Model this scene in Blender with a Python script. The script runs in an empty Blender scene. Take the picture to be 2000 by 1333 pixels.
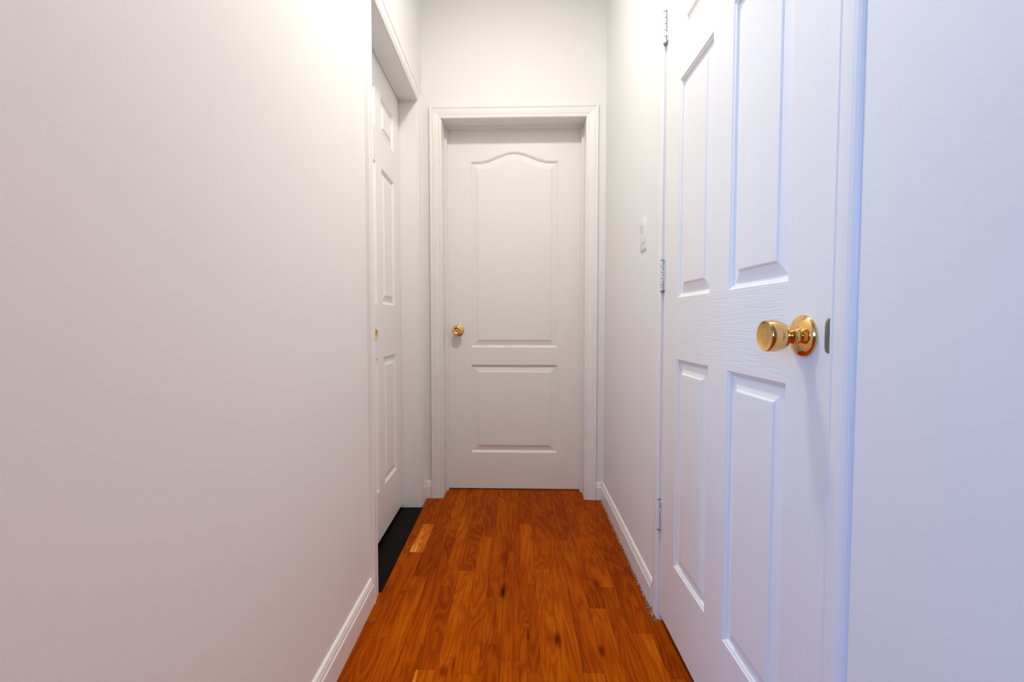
import bpy, bmesh, math, random
from mathutils import Vector
random.seed(7)
S = bpy.context.scene
C = S.collection

# ------------------------------------------------------------------ camera
CAM_H = .951
cam = bpy.data.cameras.new('camera')
cam.sensor_width = 36.0
cam.lens = 889.0 / 2000 * 36.0
cam.clip_start = .02
cam.dof.use_dof = True
cam.dof.focus_distance = 1.35
cam.dof.aperture_fstop = 7.1
camo = bpy.data.objects.new('camera', cam); C.objects.link(camo)
camo.location = (0, 0, CAM_H)
camo.rotation_euler = (math.radians(90 - 2.35), 0, math.radians(.1))
S.camera = camo

# ------------------------------------------------------------------ view, world, lights
S.view_settings.view_transform = 'Standard'
S.view_settings.look = 'None'
S.view_settings.gamma = 1.0
S.view_settings.use_curve_mapping = False
S.view_settings.exposure = 0.0
w = bpy.data.worlds.new('world'); S.world = w
w.use_nodes = True
w.node_tree.nodes['Background'].inputs[0].default_value = (.6, .75, 1, 1)
w.node_tree.nodes['Background'].inputs[1].default_value = 0.0


def lamp(name, kind, loc, energy, color, **kw):
    l = bpy.data.lights.new(name, kind); l.energy = energy; l.color = color
    for k, v in kw.items():
        if k not in ('rot',): setattr(l, k, v)
    o = bpy.data.objects.new(name, l); C.objects.link(o); o.location = loc
    if 'rot' in kw: o.rotation_euler = kw['rot']
    return o


# hall ceiling lamp, an added warm fill to offset the blue, and the window of the room behind the photographer
lamp('hall_lamp_light', 'AREA', (-.01, 1.20, 2.74), 19.4, (1, .960, .83), shape='DISK', size=.20)
lamp('room_fill_light', 'AREA', (1.5, -1.5, 2.74), 36, (1, .76, .55), shape='DISK', size=.40)
lamp('window_daylight', 'AREA', (-2.7, -3.98, 1.90), 78, (.20, .46, 1), shape='RECTANGLE', size=1.2, size_y=1.2,
     rot=(math.radians(90), 0, 0))
lamp('side_window_daylight', 'AREA', (-3.58, -2.3, 1.70), 82, (.17, .45, 1), shape='RECTANGLE', size=1.2, size_y=1.2,
     rot=(0, math.radians(-90), 0))


# ------------------------------------------------------------------ materials
def newmat(name):
    m = bpy.data.materials.new(name); m.use_nodes = True
    nt = m.node_tree
    return m, nt, nt.nodes['Principled BSDF']


def nd(nt, t, **kw):
    n = nt.nodes.new(t)
    for k, v in kw.items():
        if k in n.inputs: n.inputs[k].default_value = v
        else: setattr(n, k, v)
    return n


def math_n(nt, op, a, b=None):
    n = nt.nodes.new('ShaderNodeMath'); n.operation = op
    for i, v in enumerate((a, b)):
        if v is None: continue
        if isinstance(v, (int, float)): n.inputs[i].default_value = v
        else: nt.links.new(v, n.inputs[i])
    return n.outputs[0]


def paint(name, col, rough, scale=(1, 1, 1), strength=.0, nscale=300, detail=2, dist=.001):
    m, nt, b = newmat(name)
    b.inputs['Base Color'].default_value = (*col, 1)
    b.inputs['Roughness'].default_value = rough
    if strength:
        tc = nd(nt, 'ShaderNodeTexCoord'); mp = nd(nt, 'ShaderNodeMapping')
        mp.inputs['Scale'].default_value = scale
        nt.links.new(tc.outputs['Object'], mp.inputs[0])
        n = nd(nt, 'ShaderNodeTexNoise', Scale=nscale, Detail=detail, Roughness=.55)
        nt.links.new(mp.outputs[0], n.inputs['Vector'])
        bp = nd(nt, 'ShaderNodeBump', Strength=strength, Distance=dist)
        nt.links.new(n.outputs['Fac'], bp.inputs['Height'])
        nt.links.new(bp.outputs[0], b.inputs['Normal'])
    return m


WALLC = (.87, .86, .85)
TRIMC = (.89, .88, .87)
M_wall = paint('wall_paint', WALLC, .62, strength=.16, nscale=170, detail=3, dist=.0008)
M_trim = paint('trim_paint', TRIMC, .32, strength=.12, nscale=40, detail=2, dist=.002)
M_door = paint('door_paint', TRIMC, .38, strength=.1, nscale=60, detail=2, dist=.001)
# wood-grain embossing of the moulded six panel doors: rails run sideways, stiles upright
M_rail = paint('rail_grain_paint', TRIMC, .36, scale=(3, 3, 60), strength=.55, nscale=5, detail=4, dist=.0016)
M_stile = paint('stile_grain_paint', TRIMC, .36, scale=(60, 60, 3), strength=.30, nscale=5, detail=4, dist=.0012)
M_room = paint('tan_room_paint', (.40, .34, .28), .7, strength=.3, nscale=130, detail=3, dist=.0012)
M_ceil = paint('ceiling_paint', (.82, .81, .80), .8)


def metal(name, col, rough, metallic=1.0):
    m, nt, b = newmat(name)
    b.inputs['Base Color'].default_value = (*col, 1)
    b.inputs['Metallic'].default_value = metallic
    tc = nd(nt, 'ShaderNodeTexCoord'); n = nd(nt, 'ShaderNodeTexNoise', Scale=90, Detail=3)
    nt.links.new(tc.outputs['Object'], n.inputs['Vector'])
    mr = nd(nt, 'ShaderNodeMapRange'); mr.inputs['To Min'].default_value = rough * .7; mr.inputs['To Max'].default_value = rough * 1.4
    nt.links.new(n.outputs['Fac'], mr.inputs['Value']); nt.links.new(mr.outputs[0], b.inputs['Roughness'])
    return m


M_brass = metal('polished_brass', (.84, .53, .20), .10)
M_steel = metal('worn_steel', (.30, .34, .36), .35)
M_dark = paint('dark_gap', (.02, .02, .022), .8)
M_plastic = paint('switch_plastic', (.86, .84, .81), .3)


def hinge_mat():
    m, nt, b = newmat('painted_steel_chipped')
    tc = nd(nt, 'ShaderNodeTexCoord'); mp = nd(nt, 'ShaderNodeMapping'); mp.inputs['Scale'].default_value = (1, 1, .35)
    n = nd(nt, 'ShaderNodeTexNoise', Scale=260, Detail=3)
    nt.links.new(tc.outputs['Object'], mp.inputs[0]); nt.links.new(mp.outputs[0], n.inputs['Vector'])
    r = nd(nt, 'ShaderNodeValToRGB'); e = r.color_ramp.elements
    e[0].position = .30; e[0].color = (.12, .12, .14, 1); e[1].position = .37; e[1].color = (.80, .79, .80, 1)
    nt.links.new(n.outputs['Fac'], r.inputs[0]); nt.links.new(r.outputs[0], b.inputs['Base Color'])
    b.inputs['Roughness'].default_value = .35
    return m


M_hinge = hinge_mat()


def wood():
    m, nt, b = newmat('oak_strip_floor')
    L = nt.links.new
    tc = nd(nt, 'ShaderNodeTexCoord'); sep = nd(nt, 'ShaderNodeSeparateXYZ'); L(tc.outputs['Object'], sep.inputs[0])
    at = nd(nt, 'ShaderNodeAttribute', attribute_name='tone'); av = nd(nt, 'ShaderNodeSeparateColor'); L(at.outputs['Color'], av.inputs[0])
    X, Y = sep.outputs['X'], sep.outputs['Y']
    rnd = math_n(nt, 'MULTIPLY', av.outputs['Green'], 37.0)

    def vec(sx, sy, zz=rnd):
        c = nd(nt, 'ShaderNodeCombineXYZ')
        L(math_n(nt, 'MULTIPLY', X, sx), c.inputs[0]); L(math_n(nt, 'MULTIPLY', Y, sy), c.inputs[1]); L(zz, c.inputs[2])
        return c.outputs[0]
    n1 = nd(nt, 'ShaderNodeTexNoise', Scale=1, Detail=3, Roughness=.45, Distortion=.5); L(vec(17, 1.9), n1.inputs['Vector'])
    rings = math_n(nt, 'SINE', math_n(nt, 'MULTIPLY', n1.outputs['Fac'], 62))
    n2 = nd(nt, 'ShaderNodeTexNoise', Scale=1, Detail=4, Roughness=.65); L(vec(420, 9), n2.inputs['Vector'])
    n3 = nd(nt, 'ShaderNodeTexNoise', Scale=1, Detail=2, Roughness=.5); L(vec(7, 2.5), n3.inputs['Vector'])
    # value: plank tone + rings + fibre + broad mottling
    v = math_n(nt, 'ADD', av.outputs['Red'], math_n(nt, 'MULTIPLY', rings, .085))
    v = math_n(nt, 'ADD', v, math_n(nt, 'MULTIPLY', math_n(nt, 'SUBTRACT', n2.outputs['Fac'], .5), .38))
    v = math_n(nt, 'ADD', v, math_n(nt, 'MULTIPLY', math_n(nt, 'SUBTRACT', n3.outputs['Fac'], .5), .45))
    # knots and mineral streaks
    for kx, ky, rx, ry, st in KNOTS:
        dx = math_n(nt, 'DIVIDE', math_n(nt, 'SUBTRACT', X, kx), rx)
        dy = math_n(nt, 'DIVIDE', math_n(nt, 'SUBTRACT', Y, ky), ry)
        d = math_n(nt, 'SQRT', math_n(nt, 'ADD', math_n(nt, 'MULTIPLY', dx, dx), math_n(nt, 'MULTIPLY', dy, dy)))
        d = math_n(nt, 'ADD', d, math_n(nt, 'MULTIPLY', math_n(nt, 'SUBTRACT', n2.outputs['Fac'], .5), 1.2))
        k = math_n(nt, 'MAXIMUM', math_n(nt, 'SUBTRACT', 1.0, d), 0.0)
        v = math_n(nt, 'SUBTRACT', v, math_n(nt, 'MULTIPLY', k, st))
    r = nd(nt, 'ShaderNodeValToRGB'); cr = r.color_ramp
    cr.elements[0].position = 0; cr.elements[0].color = (.035, .008, .002, 1)
    cr.elements[1].position = 1; cr.elements[1].color = (.90, .36, .075, 1)
    for p, c_ in ((.22, (.19, .024, .0005)), (.42, (.31, .047, .0007)), (.60, (.43, .080, .001)), (.80, (.58, .135, .004))):
        e = cr.elements.new(p); e.color = (*c_, 1)
    L(v, r.inputs[0]); L(r.outputs[0], b.inputs['Base Color'])
    rr = nd(nt, 'ShaderNodeMapRange'); rr.inputs['To Min'].default_value = .30; rr.inputs['To Max'].default_value = .50
    L(n3.outputs['Fac'], rr.inputs['Value']); L(rr.outputs[0], b.inputs['Roughness'])
    b.inputs['Specular IOR Level'].default_value = .02
    bp = nd(nt, 'ShaderNodeBump', Strength=.12, Distance=.001); L(n2.outputs['Fac'], bp.inputs['Height']); L(bp.outputs[0], b.inputs['Normal'])
    return m


KNOTS = [(.132, 1.33, .014, .045, .55), (.115, 1.335, .020, .040, .22), (.255, 1.285, .010, .035, .6), (.043, 1.345, .006, .030, .4),
         (-.040, 1.575, .011, .050, .6), (-.045, 1.80, .018, .09, .30), (-.190, 1.20, .016, .03, .45), (-.166, 1.225, .006, .05, .45),
         (-.395, 1.56, .008, .02, .35), (-.060, 1.42, .012, .06, .3), (.30, 1.62, .02, .06, .25), (-.28, 1.90, .03, .10, .2)]
M_wood = wood()


def stone():
    m, nt, b = newmat('black_sill_board')
    tc = nd(nt, 'ShaderNodeTexCoord'); mp = nd(nt, 'ShaderNodeMapping'); mp.inputs['Scale'].default_value = (60, 4, 1)
    n = nd(nt, 'ShaderNodeTexNoise', Scale=2, Detail=5)
    nt.links.new(tc.outputs['Object'], mp.inputs[0]); nt.links.new(mp.outputs[0], n.inputs['Vector'])
    r = nd(nt, 'ShaderNodeValToRGB'); e = r.color_ramp.elements
    e[0].position = .35; e[0].color = (.002, .0018, .0016, 1); e[1].position = .8; e[1].color = (.014, .011, .009, 1)
    nt.links.new(n.outputs['Fac'], r.inputs[0]); nt.links.new(r.outputs[0], b.inputs['Base Color'])
    b.inputs['Roughness'].default_value = .5
    b.inputs['Specular IOR Level'].default_value = .05
    return m


M_sill = stone()


def debris():
    m, nt, b = newmat('dirty_caulk')
    tc = nd(nt, 'ShaderNodeTexCoord'); n = nd(nt, 'ShaderNodeTexNoise', Scale=180, Detail=4)
    nt.links.new(tc.outputs['Object'], n.inputs['Vector'])
    r = nd(nt, 'ShaderNodeValToRGB'); e = r.color_ramp.elements
    e[0].position = .42; e[0].color = (.10, .045, .02, 1); e[1].position = .66; e[1].color = (.50, .40, .30, 1)
    nt.links.new(n.outputs['Fac'], r.inputs[0]); nt.links.new(r.outputs[0], b.inputs['Base Color'])
    b.inputs['Roughness'].default_value = .8
    return m


M_caulk = debris()


# ------------------------------------------------------------------ mesh helpers
def link(name, bm, mats, parent=None, kind=None, label=None, smooth=False, recalc=True):
    if recalc: bmesh.ops.recalc_face_normals(bm, faces=bm.faces[:])
    me = bpy.data.meshes.new(name); bm.to_mesh(me); bm.free()
    for m in (mats if isinstance(mats, (list, tuple)) else [mats]): me.materials.append(m)
    if smooth: me.shade_smooth()
    o = bpy.data.objects.new(name, me); C.objects.link(o)
    if parent: o.parent = parent
    if kind: o['kind'] = kind
    if label: o['label'] = label
    return o


def quad(bm, pts, mi=0):
    f = bm.faces.new([bm.verts.new(p) for p in pts]); f.material_index = mi; return f


def box(bm, a, b, T=lambda *p: p, mi=0):
    (x0, y0, z0), (x1, y1, z1) = a, b
    v = [bm.verts.new(T(x, y, z)) for x in (x0, x1) for y in (y0, y1) for z in (z0, z1)]
    for idx in ((0, 1, 3, 2), (4, 6, 7, 5), (0, 4, 5, 1), (2, 3, 7, 6), (0, 2, 6, 4), (1, 5, 7, 3)):
        f = bm.faces.new([v[i] for i in idx]); f.material_index = mi


def bevel_box(bm, a, b, r, T=lambda *p: p, seg=2):
    t = bmesh.new(); box(t, a, b)
    bmesh.ops.bevel(t, geom=t.edges[:], offset=r, segments=seg, profile=.5, affect='EDGES')
    mp = {}
    for v in t.verts: mp[v.index] = bm.verts.new(T(*v.co))
    t.verts.index_update()
    for f in t.faces: bm.faces.new([mp[v.index] for v in f.verts])
    t.free()


def prism(bm, poly, z0, z1, mi=0):
    lo = [bm.verts.new((x, y, z0)) for x, y in poly]; hi = [bm.verts.new((x, y, z1)) for x, y in poly]
    bm.faces.new(lo[::-1]); bm.faces.new(hi)
    n = len(poly)
    for i in range(n): bm.faces.new((lo[i], lo[(i + 1) % n], hi[(i + 1) % n], hi[i]))


def sweep(bm, path, profile, T, closed_ends=True):
    """path: list of (point, outward offset direction) pairs; profile: closed loop of (w outward, t off the wall)"""
    rings = []
    for (u, v), (du, dv) in path:
        rings.append([bm.verts.new(T(u + du * w_, v + dv * w_, t)) for w_, t in profile])
    n = len(profile)
    for a, b in zip(rings, rings[1:]):
        for i in range(n): bm.faces.new((a[i], a[(i + 1) % n], b[(i + 1) % n], b[i]))
    if closed_ends: bm.faces.new(rings[0]); bm.faces.new(rings[-1][::-1])


CASING = [(0, 0), (0, .007), (.003, .0095), (.009, .0105), (.012, .0085), (.015, .0085), (.018, .0105), (.032, .0125), (.044, .0135), (.047, .0125),
          (.049, .0140), (.052, .0155), (.057, .0162), (.0600, .0155), (.0612, .0135), (.0612, 0)]
CASING_FLAT = [(0, 0), (0, .0055), (.003, .0075), (.009, .0082), (.012, .0068), (.015, .0068), (.018, .0080), (.032, .0086), (.044, .0080), (.052, .0062), (.0580, .0038), (.0612, .0012), (.0612, 0)]
BASE = [(0, 0), (0, .0135), (.066, .0135), (.068, .0125), (.071, .0105), (.079, .0100), (.082, .0085), (.088, .0070), (.091, .0040), (.092, 0)]


def casing(name, u0, u1, top, T, kind='structure', z0=0.0, k0=1.0, prof=None):
    bm = bmesh.new()
    sweep(bm, [((u0, z0), (-k0, 0)), ((u0, top), (-k0, 1)), ((u1, top), (1, 1)), ((u1, z0), (1, 0))], prof or CASING, T)
    return link(name, bm, M_trim, kind=kind)


def baseboard(name, runs, T):
    """runs: list of (u0,u1) along the wall; profile (height, thickness)"""
    bm = bmesh.new()
    for u0, u1 in runs:
        rings = [[bm.verts.new(T(u, h, t)) for h, t in BASE] for u in (u0, u1)]
        n = len(BASE)
        for i in range(n): bm.faces.new((rings[0][i], rings[0][(i + 1) % n], rings[1][(i + 1) % n], rings[1][i]))
        bm.faces.new(rings[0]); bm.faces.new(rings[1][::-1])
    return link(name, bm, M_trim, kind='structure')


# panel relief: distance in from the outer edge, depth below the door face
RELIEF = [(0, 0), (.003, -.0030), (.006, -.0042), (.0085, -.0095), (.0125, -.0100), (.036, -.0045), (.039, -.0015), (.041, -.0010)]


def panel_mesh(bm, u0, u1, v0, v1, T, arch=0.0, flat=.16, relief=RELIEF, k=1.0):
    """a raised panel; arch > 0 lifts the middle of its top edge in an S curve"""
    n = 40 if arch else 1

    def top(s):                                   # s in -1..1
        a = abs(s)
        if a > 1 - flat: return 0.0
        return arch * (.5 + .5 * math.cos(math.pi * a / (1 - flat)))
    loops = []
    for d, h in relief:
        d *= k
        lp = [(u0 + d, v0 + d), (u1 - d, v0 + d)]
        for i in range(n + 1):
            s = 1 - 2 * i / n
            lp.append(((u0 + u1) / 2 + s * ((u1 - u0) / 2 - d), v1 + top(s) - d))
        loops.append([bm.verts.new(T(u, v, h)) for u, v in lp])
    m = len(loops[0])
    for a, b in zip(loops, loops[1:]):
        for i in range(m): bm.faces.new((a[i], a[(i + 1) % m], b[(i + 1) % m], b[i]))
    bm.faces.new(loops[-1])


def slab(bm, u0, u1, v0, v1, th, holes, T, arch=0.0, flat=.16):
    """front face cut round the panel holes, the four edges and the back"""
    us = sorted({u0, u1, *[h[0] for h in holes], *[h[1] for h in holes]})
    vs = sorted({v0, v1, *[h[2] for h in holes], *[h[3] for h in holes]})
    ua, ub = min(h[0] for h in holes), max(h[1] for h in holes)
    for i in range(len(us) - 1):
        for j in range(len(vs) - 1):
            uc, vc = (us[i] + us[i + 1]) / 2, (vs[j] + vs[j + 1]) / 2
            if any(h[0] < uc < h[1] and h[2] < vc < h[3] for h in holes): continue
            rail = ua < uc < ub and not any(h[2] < vc < h[3] for h in holes)
            if arch and rail and j == len(vs) - 2:
                n = 40
                for q in range(n):
                    s0, s1 = -1 + 2 * q / n, -1 + 2 * (q + 1) / n
                    f = lambda s: arch * (.5 + .5 * math.cos(math.pi * abs(s) / (1 - flat))) if abs(s) <= 1 - flat else 0.0
                    m_, h_ = (us[i] + us[i + 1]) / 2, (us[i + 1] - us[i]) / 2
                    quad(bm, [T(m_ + s0 * h_, vs[j] + f(s0), 0), T(m_ + s1 * h_, vs[j] + f(s1), 0), T(m_ + s1 * h_, vs[j + 1], 0), T(m_ + s0 * h_, vs[j + 1], 0)], 0)
                continue
            quad(bm, [T(us[i], vs[j], 0), T(us[i + 1], vs[j], 0), T(us[i + 1], vs[j + 1], 0), T(us[i], vs[j + 1], 0)], 0 if rail else 1)
    P = [(u0, v0), (u1, v0), (u1, v1), (u0, v1)]
    for i in range(4):
        (a, b_), (c, d) = P[i], P[(i + 1) % 4]
        quad(bm, [T(a, b_, 0), T(c, d, 0), T(c, d, -th), T(a, b_, -th)], 1)
    quad(bm, [T(u, v, -th) for u, v in P[::-1]], 1)
    bmesh.ops.remove_doubles(bm, verts=bm.verts[:], dist=1e-5)


def lathe(bm, prof, T, n=48):
    """prof: (distance off the door face, radius); T maps (a, b, w) with the axis along w"""
    rings = []
    for wv, r in prof:
        if r < 1e-6: rings.append([bm.verts.new(T(0, 0, wv))])
        else: rings.append([bm.verts.new(T(r * math.cos(2 * math.pi * i / n), r * math.sin(2 * math.pi * i / n), wv)) for i in range(n)])
    for a, b in zip(rings, rings[1:]):
        for i in range(n):
            q = [a[i % len(a)], a[(i + 1) % len(a)], b[(i + 1) % len(b)], b[i % len(b)]]
            q = list(dict.fromkeys(q))
            if len(q) > 2: bm.faces.new(q)
    if len(rings[0]) > 1: bm.faces.new(rings[0][::-1])
    if len(rings[-1]) > 1: bm.faces.new(rings[-1])


def smooth_by_angle(o, deg=35):
    me = o.data; me.shade_smooth()
    bm = bmesh.new(); bm.from_mesh(me)
    for e in bm.edges:
        e.smooth = not (len(e.link_faces) == 2 and e.calc_face_angle(0) > math.radians(deg))
    bm.to_mesh(me); bm.free()


# ------------------------------------------------------------------ frames of the walls: u along, v up, w out towards the hall
XL, XR = -.480, .468
TL = lambda u, v, w_: (XL + w_, u, v)
TR = lambda u, v, w_: (XR - w_, u, v)
def XF(u): return .470 + (u - 1.43) * (.4865 - .470) / .99      # far stretch of the right wall, slightly out of parallel
TRF = lambda u, v, w_: (XF(u) - w_, u, v)
BA = math.radians(-1.6); BY = 2.425                               # the back wall stands 1.6 degrees out of square
cb, sb = math.cos(BA), math.sin(BA)
TB = lambda u, v, w_: (u * cb + w_ * sb, BY + u * sb - w_ * cb, v)

CEIL = 2.86
TH = .12
# ------------------------------------------------------------------ floor
WD = .0573
bm = bmesh.new()
tone = bm.loops.layers.float_color.new('tone')
SPEC = {  # column: [(far end y, tone)...] from near to far, the last runs on
    -9: [(1.4, .42), (2.0, .46)], -8: [(1.33, .40), (1.839, .50), (2.106, .78), (2.9, .45)],
    -7: [(1.663, .60), (1.80, .34), (2.9, .46)], -6: [(1.30, .46), (2.05, .44), (2.9, .52)],
    -5: [(1.205, .66), (1.60, .47), (2.2, .55), (2.9, .46)], -4: [(1.251, .60), (1.703, .62), (2.1, .42), (2.9, .50)],
    -3: [(1.193, .64), (1.98, .55), (2.9, .45)], -2: [(1.306, .44), (1.536, .52), (1.66, .38), (2.9, .48)],
    -1: [(1.245, .60), (1.85, .50), (2.9, .40)], 0: [(1.20, .62), (1.62, .50), (2.11, .54), (2.9, .44)],
    1: [(1.72, .60), (2.3, .46)], 2: [(1.15, .5), (1.95, .57), (2.9, .46)], 3: [(1.20, .66), (1.951, .50), (2.9, .44)],
    4: [(1.48, .58), (1.80, .42), (2.9, .46)], 5: [(1.60, .44), (2.269, .52), (2.9, .44)],
    6: [(1.36, .60), (1.9, .44), (2.9, .47)], 7: [(1.184, .52), (1.75, .36), (2.9, .42)],
    8: [(2.9, .42)]}
gap = .0003


def plank(x0, x1, y0, y1, t):
    rv = random.random()
    gl, gr = gap + random.choice((0, 0, .0006)), gap
    q = [(x0 + gl, y0 + gap), (x1 - gap, y0 + gap), (x1 - gap, y1 - gap), (x0 + gl, y1 - gap)]
    f = bm.faces.new([bm.verts.new((x, y, 0)) for x, y in q])
    for l in f.loops: l[tone] = (.5 + (t - .5) * (.95 if t > .5 else .7), rv, 0, 1)
    return rv


for k in range(-67, 57):
    x0 = .019 + WD * k
    y = -4.15; spec = SPEC.get(k, [])
    first = .75 + random.random() * .35
    while y < (.72 if spec else .6):
        y1 = y + random.uniform(.35, 1.1)
        if spec and y1 > .72: y1 = .72
        plank(x0, x0 + WD, y, min(y1, 3.0), random.uniform(.42, .62)); y = y1
    for ye, t in spec:
        plank(x0, x0 + WD, y, ye, t); y = ye
    if spec and y < 3.0: plank(x0, x0 + WD, y, 3.0, .45)
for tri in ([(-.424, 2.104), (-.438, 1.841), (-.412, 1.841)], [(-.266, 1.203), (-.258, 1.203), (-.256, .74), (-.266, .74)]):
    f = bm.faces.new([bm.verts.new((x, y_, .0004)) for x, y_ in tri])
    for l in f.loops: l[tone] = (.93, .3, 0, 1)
for p in ([(-3.8, -4.15), (3.2, -4.15), (3.2, 3.0), (-3.8, 3.0)],):
    f = bm.faces.new([bm.verts.new((x, y_, -.0015)) for x, y_ in p])
    for l in f.loops: l[tone] = (-.1, .3, 0, 1)
    box(bm, (-3.8, -4.15, -.06), (3.2, 3.0, -.0016))
for f in bm.faces:
    if f.normal.z < 0 and f.calc_center_median().z > -.002: f.normal_flip()
fl = link('floor', bm, M_wood, kind='structure', recalc=False)
fl.rotation_euler = (0, 0, math.radians(-.8)); fl.location = (-.016, 0, 0)

# ------------------------------------------------------------------ walls
D1 = (1.563, 2.295, 2.045)      # left opening: near, far, head
D3 = (.668, 1.418, 2.062)       # right opening
D2 = (-.375, .382, 2.022)       # back opening
J = .018                        # jamb thickness
WE = .35                        # where the hall opens into the room behind the photographer
bm = bmesh.new()
box(bm, (XL - TH, WE, 0), (XL, D1[0] - J, CEIL)); box(bm, (XL - TH, D1[1] + J, 0), (XL, 2.62, CEIL)); box(bm, (XL - TH, D1[0] - J, D1[2] + J), (XL, D1[1] + J, CEIL))
link('wall_left', bm, M_wall, kind='structure')
bm = bmesh.new()
box(bm, (XR, WE, 0), (XR + TH, D3[0] - J, CEIL)); box(bm, (XR, D3[0] - J, D3[2] + J), (XR + TH, D3[1] + J, CEIL))
prism(bm, [(XR, D3[1] + J), (XF(2.7), 2.7), (XF(2.7) + TH, 2.7), (XR + TH, D3[1] + J)], 0, CEIL)
link('wall_right', bm, M_wall, kind='structure')
bm = bmesh.new()
for a, b in (((-.62, 0, 0), (D2[0] - J, 0, CEIL)), ((D2[1] + J, 0, 0), (.62, 0, CEIL)), ((D2[0] - J, 0, D2[2] + J), (D2[1] + J, 0, CEIL))):
    lo, hi = a, b
    box(bm, (lo[0], lo[2], -.14), (hi[0], hi[2], 0), TB)
link('wall_back', bm, M_wall, kind='structure')
bm = bmesh.new(); box(bm, (-3.7, WE, 0), (XL - TH, WE + .1, CEIL)); link('wall_front_left', bm, M_room, kind='structure')
bm = bmesh.new(); box(bm, (XR + TH, WE, 0), (3.1, WE + .1, CEIL)); link('wall_front_right', bm, M_room, kind='structure')
bm = bmesh.new(); box(bm, (3.0, -4.0, 0), (3.1, WE, CEIL)); link('wall_room_right', bm, M_room, kind='structure')
bm = bmesh.new(); VY0, VY1 = -2.95, -1.65
box(bm, (-3.7, -4.0, 0), (-3.6, VY0, CEIL)); box(bm, (-3.7, VY1, 0), (-3.6, WE, CEIL)); box(bm, (-3.7, VY0, 0), (-3.6, VY1, 1.05)); box(bm, (-3.7, VY0, 2.35), (-3.6, VY1, CEIL))
link('wall_room_left', bm, M_room, kind='structure')
bm = bmesh.new()
for a, b in (((-3.68, VY0, 1.05), (-3.62, VY0 + .04, 2.35)), ((-3.68, VY1 - .04, 1.05), (-3.62, VY1, 2.35)), ((-3.68, VY0, 1.05), (-3.62, VY1, 1.09)), ((-3.68, VY0, 2.31), (-3.62, VY1, 2.35)), ((-3.67, -2.32, 1.05), (-3.63, -2.28, 2.35))):
    box(bm, a, b)
link('window_2', bm, M_trim, kind='structure')
# rear wall of the room with the window the daylight comes through
bm = bmesh.new()
WX0, WX1, WZ0, WZ1 = -3.35, -2.05, 1.25, 2.55
box(bm, (-3.7, -4.1, 0), (WX0, -4.0, CEIL)); box(bm, (WX1, -4.1, 0), (3.1, -4.0, CEIL)); box(bm, (WX0, -4.1, 0), (WX1, -4.0, WZ0)); box(bm, (WX0, -4.1, WZ1), (WX1, -4.0, CEIL))
link('wall_rear', bm, M_room, kind='structure')
bm = bmesh.new()
xm = (WX0 + WX1) / 2
for a, b in (((WX0, -4.09, WZ0), (WX0 + .04, -4.03, WZ1)), ((WX1 - .04, -4.09, WZ0), (WX1, -4.03, WZ1)), ((WX0, -4.09, WZ0), (WX1, -4.03, WZ0 + .04)), ((WX0, -4.09, WZ1 - .04), (WX1, -4.03, WZ1)), ((xm - .02, -4.08, WZ0), (xm + .02, -4.04, WZ1))):
    box(bm, a, b)
link('window_1', bm, M_trim, kind='structure')
bm = bmesh.new(); box(bm, (-3.7, -4.1, CEIL), (3.1, 2.7, CEIL + .08)); link('ceiling', bm, M_ceil, kind='structure')

# ------------------------------------------------------------------ trims: casing > jamb, door_stop
def jamb(tr, d, T, back, z0=0.0, edge=.0):
    bm = bmesh.new()
    box(bm, (d[0] - J + .0005, z0, -back), (d[0], d[2] + J - .0005, edge), T); box(bm, (d[1], z0, -back), (d[1] + J - .0005, d[2] + J - .0005, edge), T)
    box(bm, (d[0], d[2], -back), (d[1], d[2] + J - .0005, edge), T)
    return link('jamb', bm, M_trim, tr)


def stop(tr, d, T, w0, w1, z0=0.0):
    bm = bmesh.new(); s = .010
    box(bm, (d[0], z0, w0), (d[0] + s, d[2], w1), T); box(bm, (d[1] - s, z0, w0), (d[1], d[2], w1), T); box(bm, (d[0] + s, d[2] - s, w0), (d[1] - s, d[2], w1), T)
    return link('door_stop', bm, M_trim, tr)


t1 = casing('trim_1', D1[0] - .004, D1[1] + .004, D1[2] + .004, TL); jamb(t1, D1, TL, TH)
t2 = casing('trim_2', D2[0] - .002, D2[1] + .002, D2[2] - .004, TB); jamb(t2, D2, TB, .14); stop(t2, D2, TB, -.128, -.100)
t3 = casing('trim_3', D3[0] - .004, D3[1] + .004, D3[2] + .004, TR, k0=.72, prof=CASING_FLAT); jamb(t3, D3, TR, TH); stop(t3, D3, TR, -.075, -.040)

# ------------------------------------------------------------------ knobs
def tulip_knob(parent, T, lab=None):
    """rosette, neck and tulip shaped grip; T has its axis along w"""
    bm = bmesh.new()
    lathe(bm, [(0, .0), (0, .0335), (.0015, .0340), (.004, .0335), (.007, .0300), (.0095, .0235), (.0115, .0170), (.0125, .0150), (.0125, 0)], T)
    ro = link('door_knob', bm, M_brass, parent, smooth=False); smooth_by_angle(ro, 50)
    bm = bmesh.new()
    lathe(bm, [(.0126, 0), (.0126, .0135), (.018, .0132), (.0185, .0120), (.026, .0118), (.029, .0150), (.034, .0205), (.040, .0238), (.048, .0256), (.056, .0258), (.0625, .0250), (.0635, .0240), (.0630, .0228), (.0620, .0215), (.0612, .012), (.0610, 0)], T)
    g = link('knob_grip', bm, M_brass, ro); smooth_by_angle(g, 50)
    return ro


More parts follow.
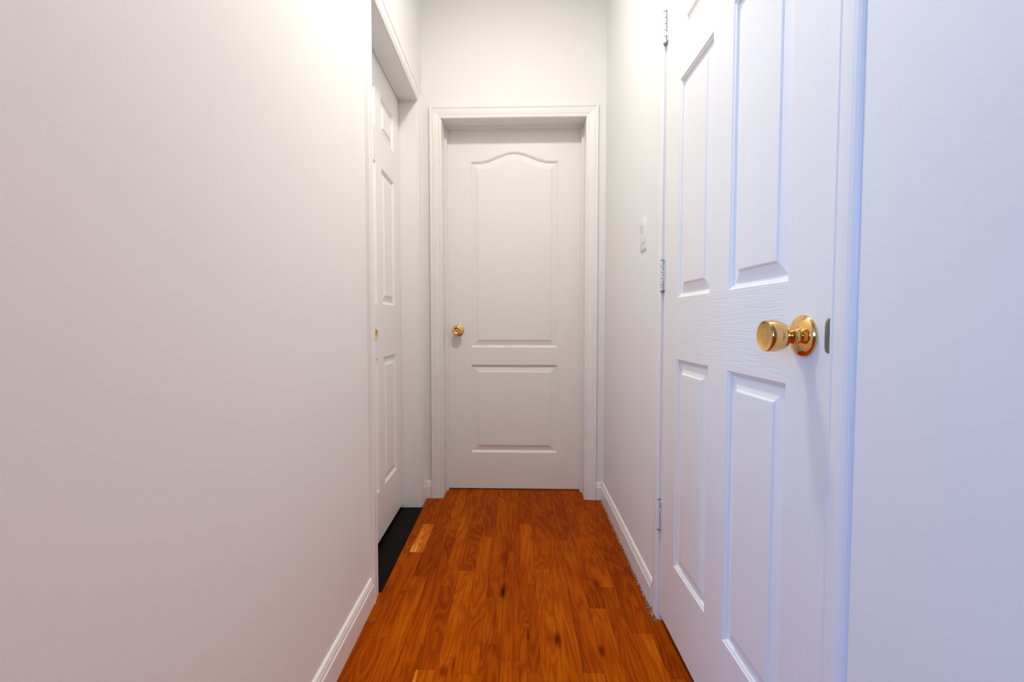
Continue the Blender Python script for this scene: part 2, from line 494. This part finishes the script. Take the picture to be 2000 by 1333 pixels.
def ball_knob(parent, T):
    bm = bmesh.new()
    lathe(bm, [(0, .0), (0, .0325), (.002, .0330), (.005, .0310), (.008, .0240), (.010, .0150), (.010, 0)], T)
    ro = link('door_knob', bm, M_brass, parent); smooth_by_angle(ro, 50)
    bm = bmesh.new()
    lathe(bm, [(.0101, 0), (.0101, .0125), (.022, .0120), (.026, .0160), (.032, .0232), (.040, .0265), (.048, .0265), (.054, .0240), (.057, .0205), (.0575, .0185), (.0560, .0165), (.0530, .0140), (.0515, .0100), (.0515, .0065), (.0520, .0060), (.0520, 0)], T)
    g = link('knob_grip', bm, M_brass, ro); smooth_by_angle(g, 50)
    bm = bmesh.new(); lathe(bm, [(.0521, 0), (.0521, .0035), (.0527, .0030), (.0527, 0)], T, 24)
    link('lock_button', bm, M_steel, g)
    return ro


# ------------------------------------------------------------------ door 3: the near six panel door in the right wall
g_ = .003
z3 = .024
cols = [(.778, .992), (1.088, 1.300)]
rows = [(.240, .846), (1.021, 1.628), (1.738, 1.925)]
holes = [(c[0], c[1], r[0], r[1]) for c in cols for r in rows]
bm = bmesh.new()
slab(bm, D3[0] + g_, D3[1] - g_, z3, D3[2] - g_, .035, holes, TR)
d3 = link('door_3', bm, [M_rail, M_stile], kind='structure')
for h in holes:
    bm = bmesh.new(); panel_mesh(bm, *h, TR); link('panel', bm, M_stile, d3)
KY, KZ = .732, .929
tulip_knob(d3, lambda a, b, w_: (XR - w_, KY + a, KZ + b))
for zc in (1.843, 1.095, .344):
    # butt hinge: painted barrel of five knuckles with its two leaves in the gap
    bm = bmesh.new(); hy = D3[1] - .0005; hx = XR - .0052; kn = .0185
    box(bm, (XR - .0035, hy - .0135, zc - .0445), (XR - .0003, hy + .0095, zc + .0445))
    for i in range(5):
        a0 = zc - .0465 + i * kn + .0006
        lathe(bm, [(a0, .0058), (a0 + .0008, .0066), (a0 + kn - .0020, .0066), (a0 + kn - .0012, .0058)], lambda a, b, w_: (hx + a, hy + b, w_), 20)
    hg = link('hinge', bm, M_hinge, d3); smooth_by_angle(hg, 40)
    # worn dark seam where the paint has cracked between barrel and leaf
    bm = bmesh.new(); yy = [hy - .0092, hy - .0068]; pz = -.0440
    while pz < .0440:
        wz = random.uniform(.004, .012)
        if random.random() < .78:
            a_ = random.uniform(0, .0012); box(bm, (XR - .0040, yy[0] + a_, zc + pz), (XR - .0033, yy[1] + a_ * .5, zc + min(pz + wz, .0442)))
        pz += wz
    link('paint_crack', bm, M_dark, hg)
    bm = bmesh.new()
    lathe(bm, [(zc - .0505, 0), (zc - .0505, .0045), (zc - .0490, .0060), (zc - .0464, .0060), (zc - .0464, .0035), (zc + .0468, .0035), (zc + .0468, .0062), (zc + .0490, .0060), (zc + .0500, .004), (zc + .0500, 0)], lambda a, b, w_: (hx + a, hy + b, w_), 20)
    link('hinge_pin', bm, M_steel, hg)
# strike plate with its rounded lip in the near jamb edge
bm = bmesh.new()
n = 24; sz = [(-.0275 + .055 * i / n) for i in range(n + 1)]
def lip(zv): return .0075 * max(0, 1 - abs(zv / .0275) ** 6) ** .5
ra, rb = [], []
for zv in sz:
    ra.append([bm.verts.new((XR + .004, D3[0] + yy, .931 + zv)) for yy in (-.0008, .0022)])
    rb.append([bm.verts.new((XR - lip(zv), D3[0] + yy + .0025 * lip(zv) / .0075, .931 + zv)) for yy in (-.0008, .0022)])
for i in range(n):
    bm.faces.new((ra[i][0], ra[i + 1][0], rb[i + 1][0], rb[i][0])); bm.faces.new((ra[i][1], rb[i][1], rb[i + 1][1], ra[i + 1][1]))
    bm.faces.new((rb[i][0], rb[i + 1][0], rb[i + 1][1], rb[i][1])); bm.faces.new((ra[i][0], ra[i][1], ra[i + 1][1], ra[i + 1][0]))
link('strike_plate', bm, M_steel, t3, label='small grey metal strike plate')

# ------------------------------------------------------------------ door 2: two panel door with an arched top panel, at the end
z2 = .006
holes = [(-.239, .248, .213, .712), (-.239, .248, .810, 1.841)]
W2 = -.128
TB2 = lambda u, v, w_: TB(u, v, w_ + W2)
bm = bmesh.new()
slab(bm, D2[0] + g_, D2[1] - g_, z2, D2[2] - g_, .035, holes, TB2, arch=.052)
d2 = link('door_2', bm, M_door, kind='structure')
bm = bmesh.new(); panel_mesh(bm, *holes[0], TB2, k=1.05); link('panel', bm, M_door, d2)
bm = bmesh.new(); panel_mesh(bm, *holes[1], TB2, arch=.052, k=1.05); link('panel', bm, M_door, d2, label='tall panel with an arched top')
KU, KV = -.310, .905
ball_knob(d2, lambda a, b, w_: TB2(KU + a, KV + b, w_))

# ------------------------------------------------------------------ door 1: six panel door set deep in the left wall
T1 = lambda u, v, w_: (-.565 + w_, u, v)
cols = [(1.745, 1.902), (1.985, 2.190)]
rows = [(.236, .800), (1.030, 1.614), (1.758, 1.922)]
holes = [(c[0], c[1], r[0], r[1]) for c in cols for r in rows]
bm = bmesh.new()
slab(bm, D1[0] + g_, D1[1] - g_, .022, D1[2] - g_, .035, holes, T1)
d1 = link('door_1', bm, [M_rail, M_stile], kind='structure')
for h in holes:
    bm = bmesh.new(); panel_mesh(bm, *h, T1); link('panel', bm, M_stile, d1)
# only the edge of the brass knob shows past the casing
kn1 = ball_knob(d1, lambda a, b, w_: (-.565 + w_, 1.692 + a, .905 + b))

# black sill under door 1
bm = bmesh.new()
bevel_box(bm, (-.600, D1[0] + .0005, .0006), (-.4615, D1[1] - .0005, .0035), .001)
link('trim_4', bm, M_sill, kind='structure', label='black sill board under the left door')

# ------------------------------------------------------------------ baseboards
baseboard('baseboard_left', [(WE, D1[0] - .0665), (D1[1] + .0665, 2.44)], TL)
brd = baseboard('baseboard_right', [(1.4845, 2.414)], TRF)
baseboard('baseboard_near_right', [(WE, D3[0] - .048)], TR)
baseboard('baseboard_back', [(D2[1] + .0645, .4735), (-.467, D2[0] - .0645)], TB)

# crumbling dirty caulk along the foot of the right baseboard and the casing
def crumbs(name, y0, y1, xf, parent, width, step=.004, side=-1):
    bm = bmesh.new(); y = y0; prev = None
    while y < y1:
        ww = width * random.uniform(.15, 1.0) * (1.4 if random.random() < .12 else 1); hh = random.uniform(.0008, .0050)
        x = xf(y)
        cur = [bm.verts.new((x, y, .0002)), bm.verts.new((x, y, hh)), bm.verts.new((x + side * ww * .5, y, hh * .7)), bm.verts.new((x + side * ww, y, .0002))]
        if prev:
            for i in range(3): bm.faces.new((prev[i], prev[i + 1], cur[i + 1], cur[i]))
        prev = cur; y += step * random.uniform(.6, 1.4)
    return link(name, bm, M_caulk, parent)


crumbs('caulk_bead', 1.49, 2.40, lambda y: XF(y) - .0134, brd, .010)
crumbs('caulk_bead', 1.405, 1.484, lambda y: XR - .012, t3, .012, .003)
crumbs('caulk_bead', 2.30, 2.41, lambda y: XL + .0134, t1, .010, .004, 1)

# ------------------------------------------------------------------ light switch on the far right wall
sw = bpy.data.objects.new('light_switch', None); C.objects.link(sw)
sy, szc = 1.655, 1.268
sw.location = (XF(sy), sy, szc)
sw['label'] = 'white rocker light switch on the right wall beside the near door'; sw['category'] = 'switch'
ang = math.atan((.4865 - .470) / .99)
def TS(u, v, w_): return (-w_ + u * math.sin(ang), u, v)
bm = bmesh.new(); bevel_box(bm, (-.036, -.059, 0), (.036, .059, .0055), .0022, TS, 3)
pl = link('cover_plate', bm, M_plastic, sw); smooth_by_angle(pl, 30)
bm = bmesh.new()
box(bm, (-.0165, -.0335, .0056), (.0165, .0335, .0062), TS)
fr = link('rocker_frame', bm, M_plastic, sw)
bm = bmesh.new()
P = [(-.031, .0063), (-.031, .0078), (0, .0075), (.031, .0125), (.031, .0063)]
rings = [[bm.verts.new(TS(u, v, w_)) for v, w_ in P] for u in (-.0145, .0145)]
for i in range(5): bm.faces.new((rings[0][i], rings[0][(i + 1) % 5], rings[1][(i + 1) % 5], rings[1][i]))
bm.faces.new(rings[0]); bm.faces.new(rings[1][::-1])
link('rocker', bm, M_plastic, sw)
for vz in (-.048, .048):
    bm = bmesh.new(); lathe(bm, [(.0054, .0032), (.0062, .0030), (.0064, 0)], lambda a, b, w_: TS(a, b + vz, w_), 16)
    link('screw', bm, M_plastic, sw)
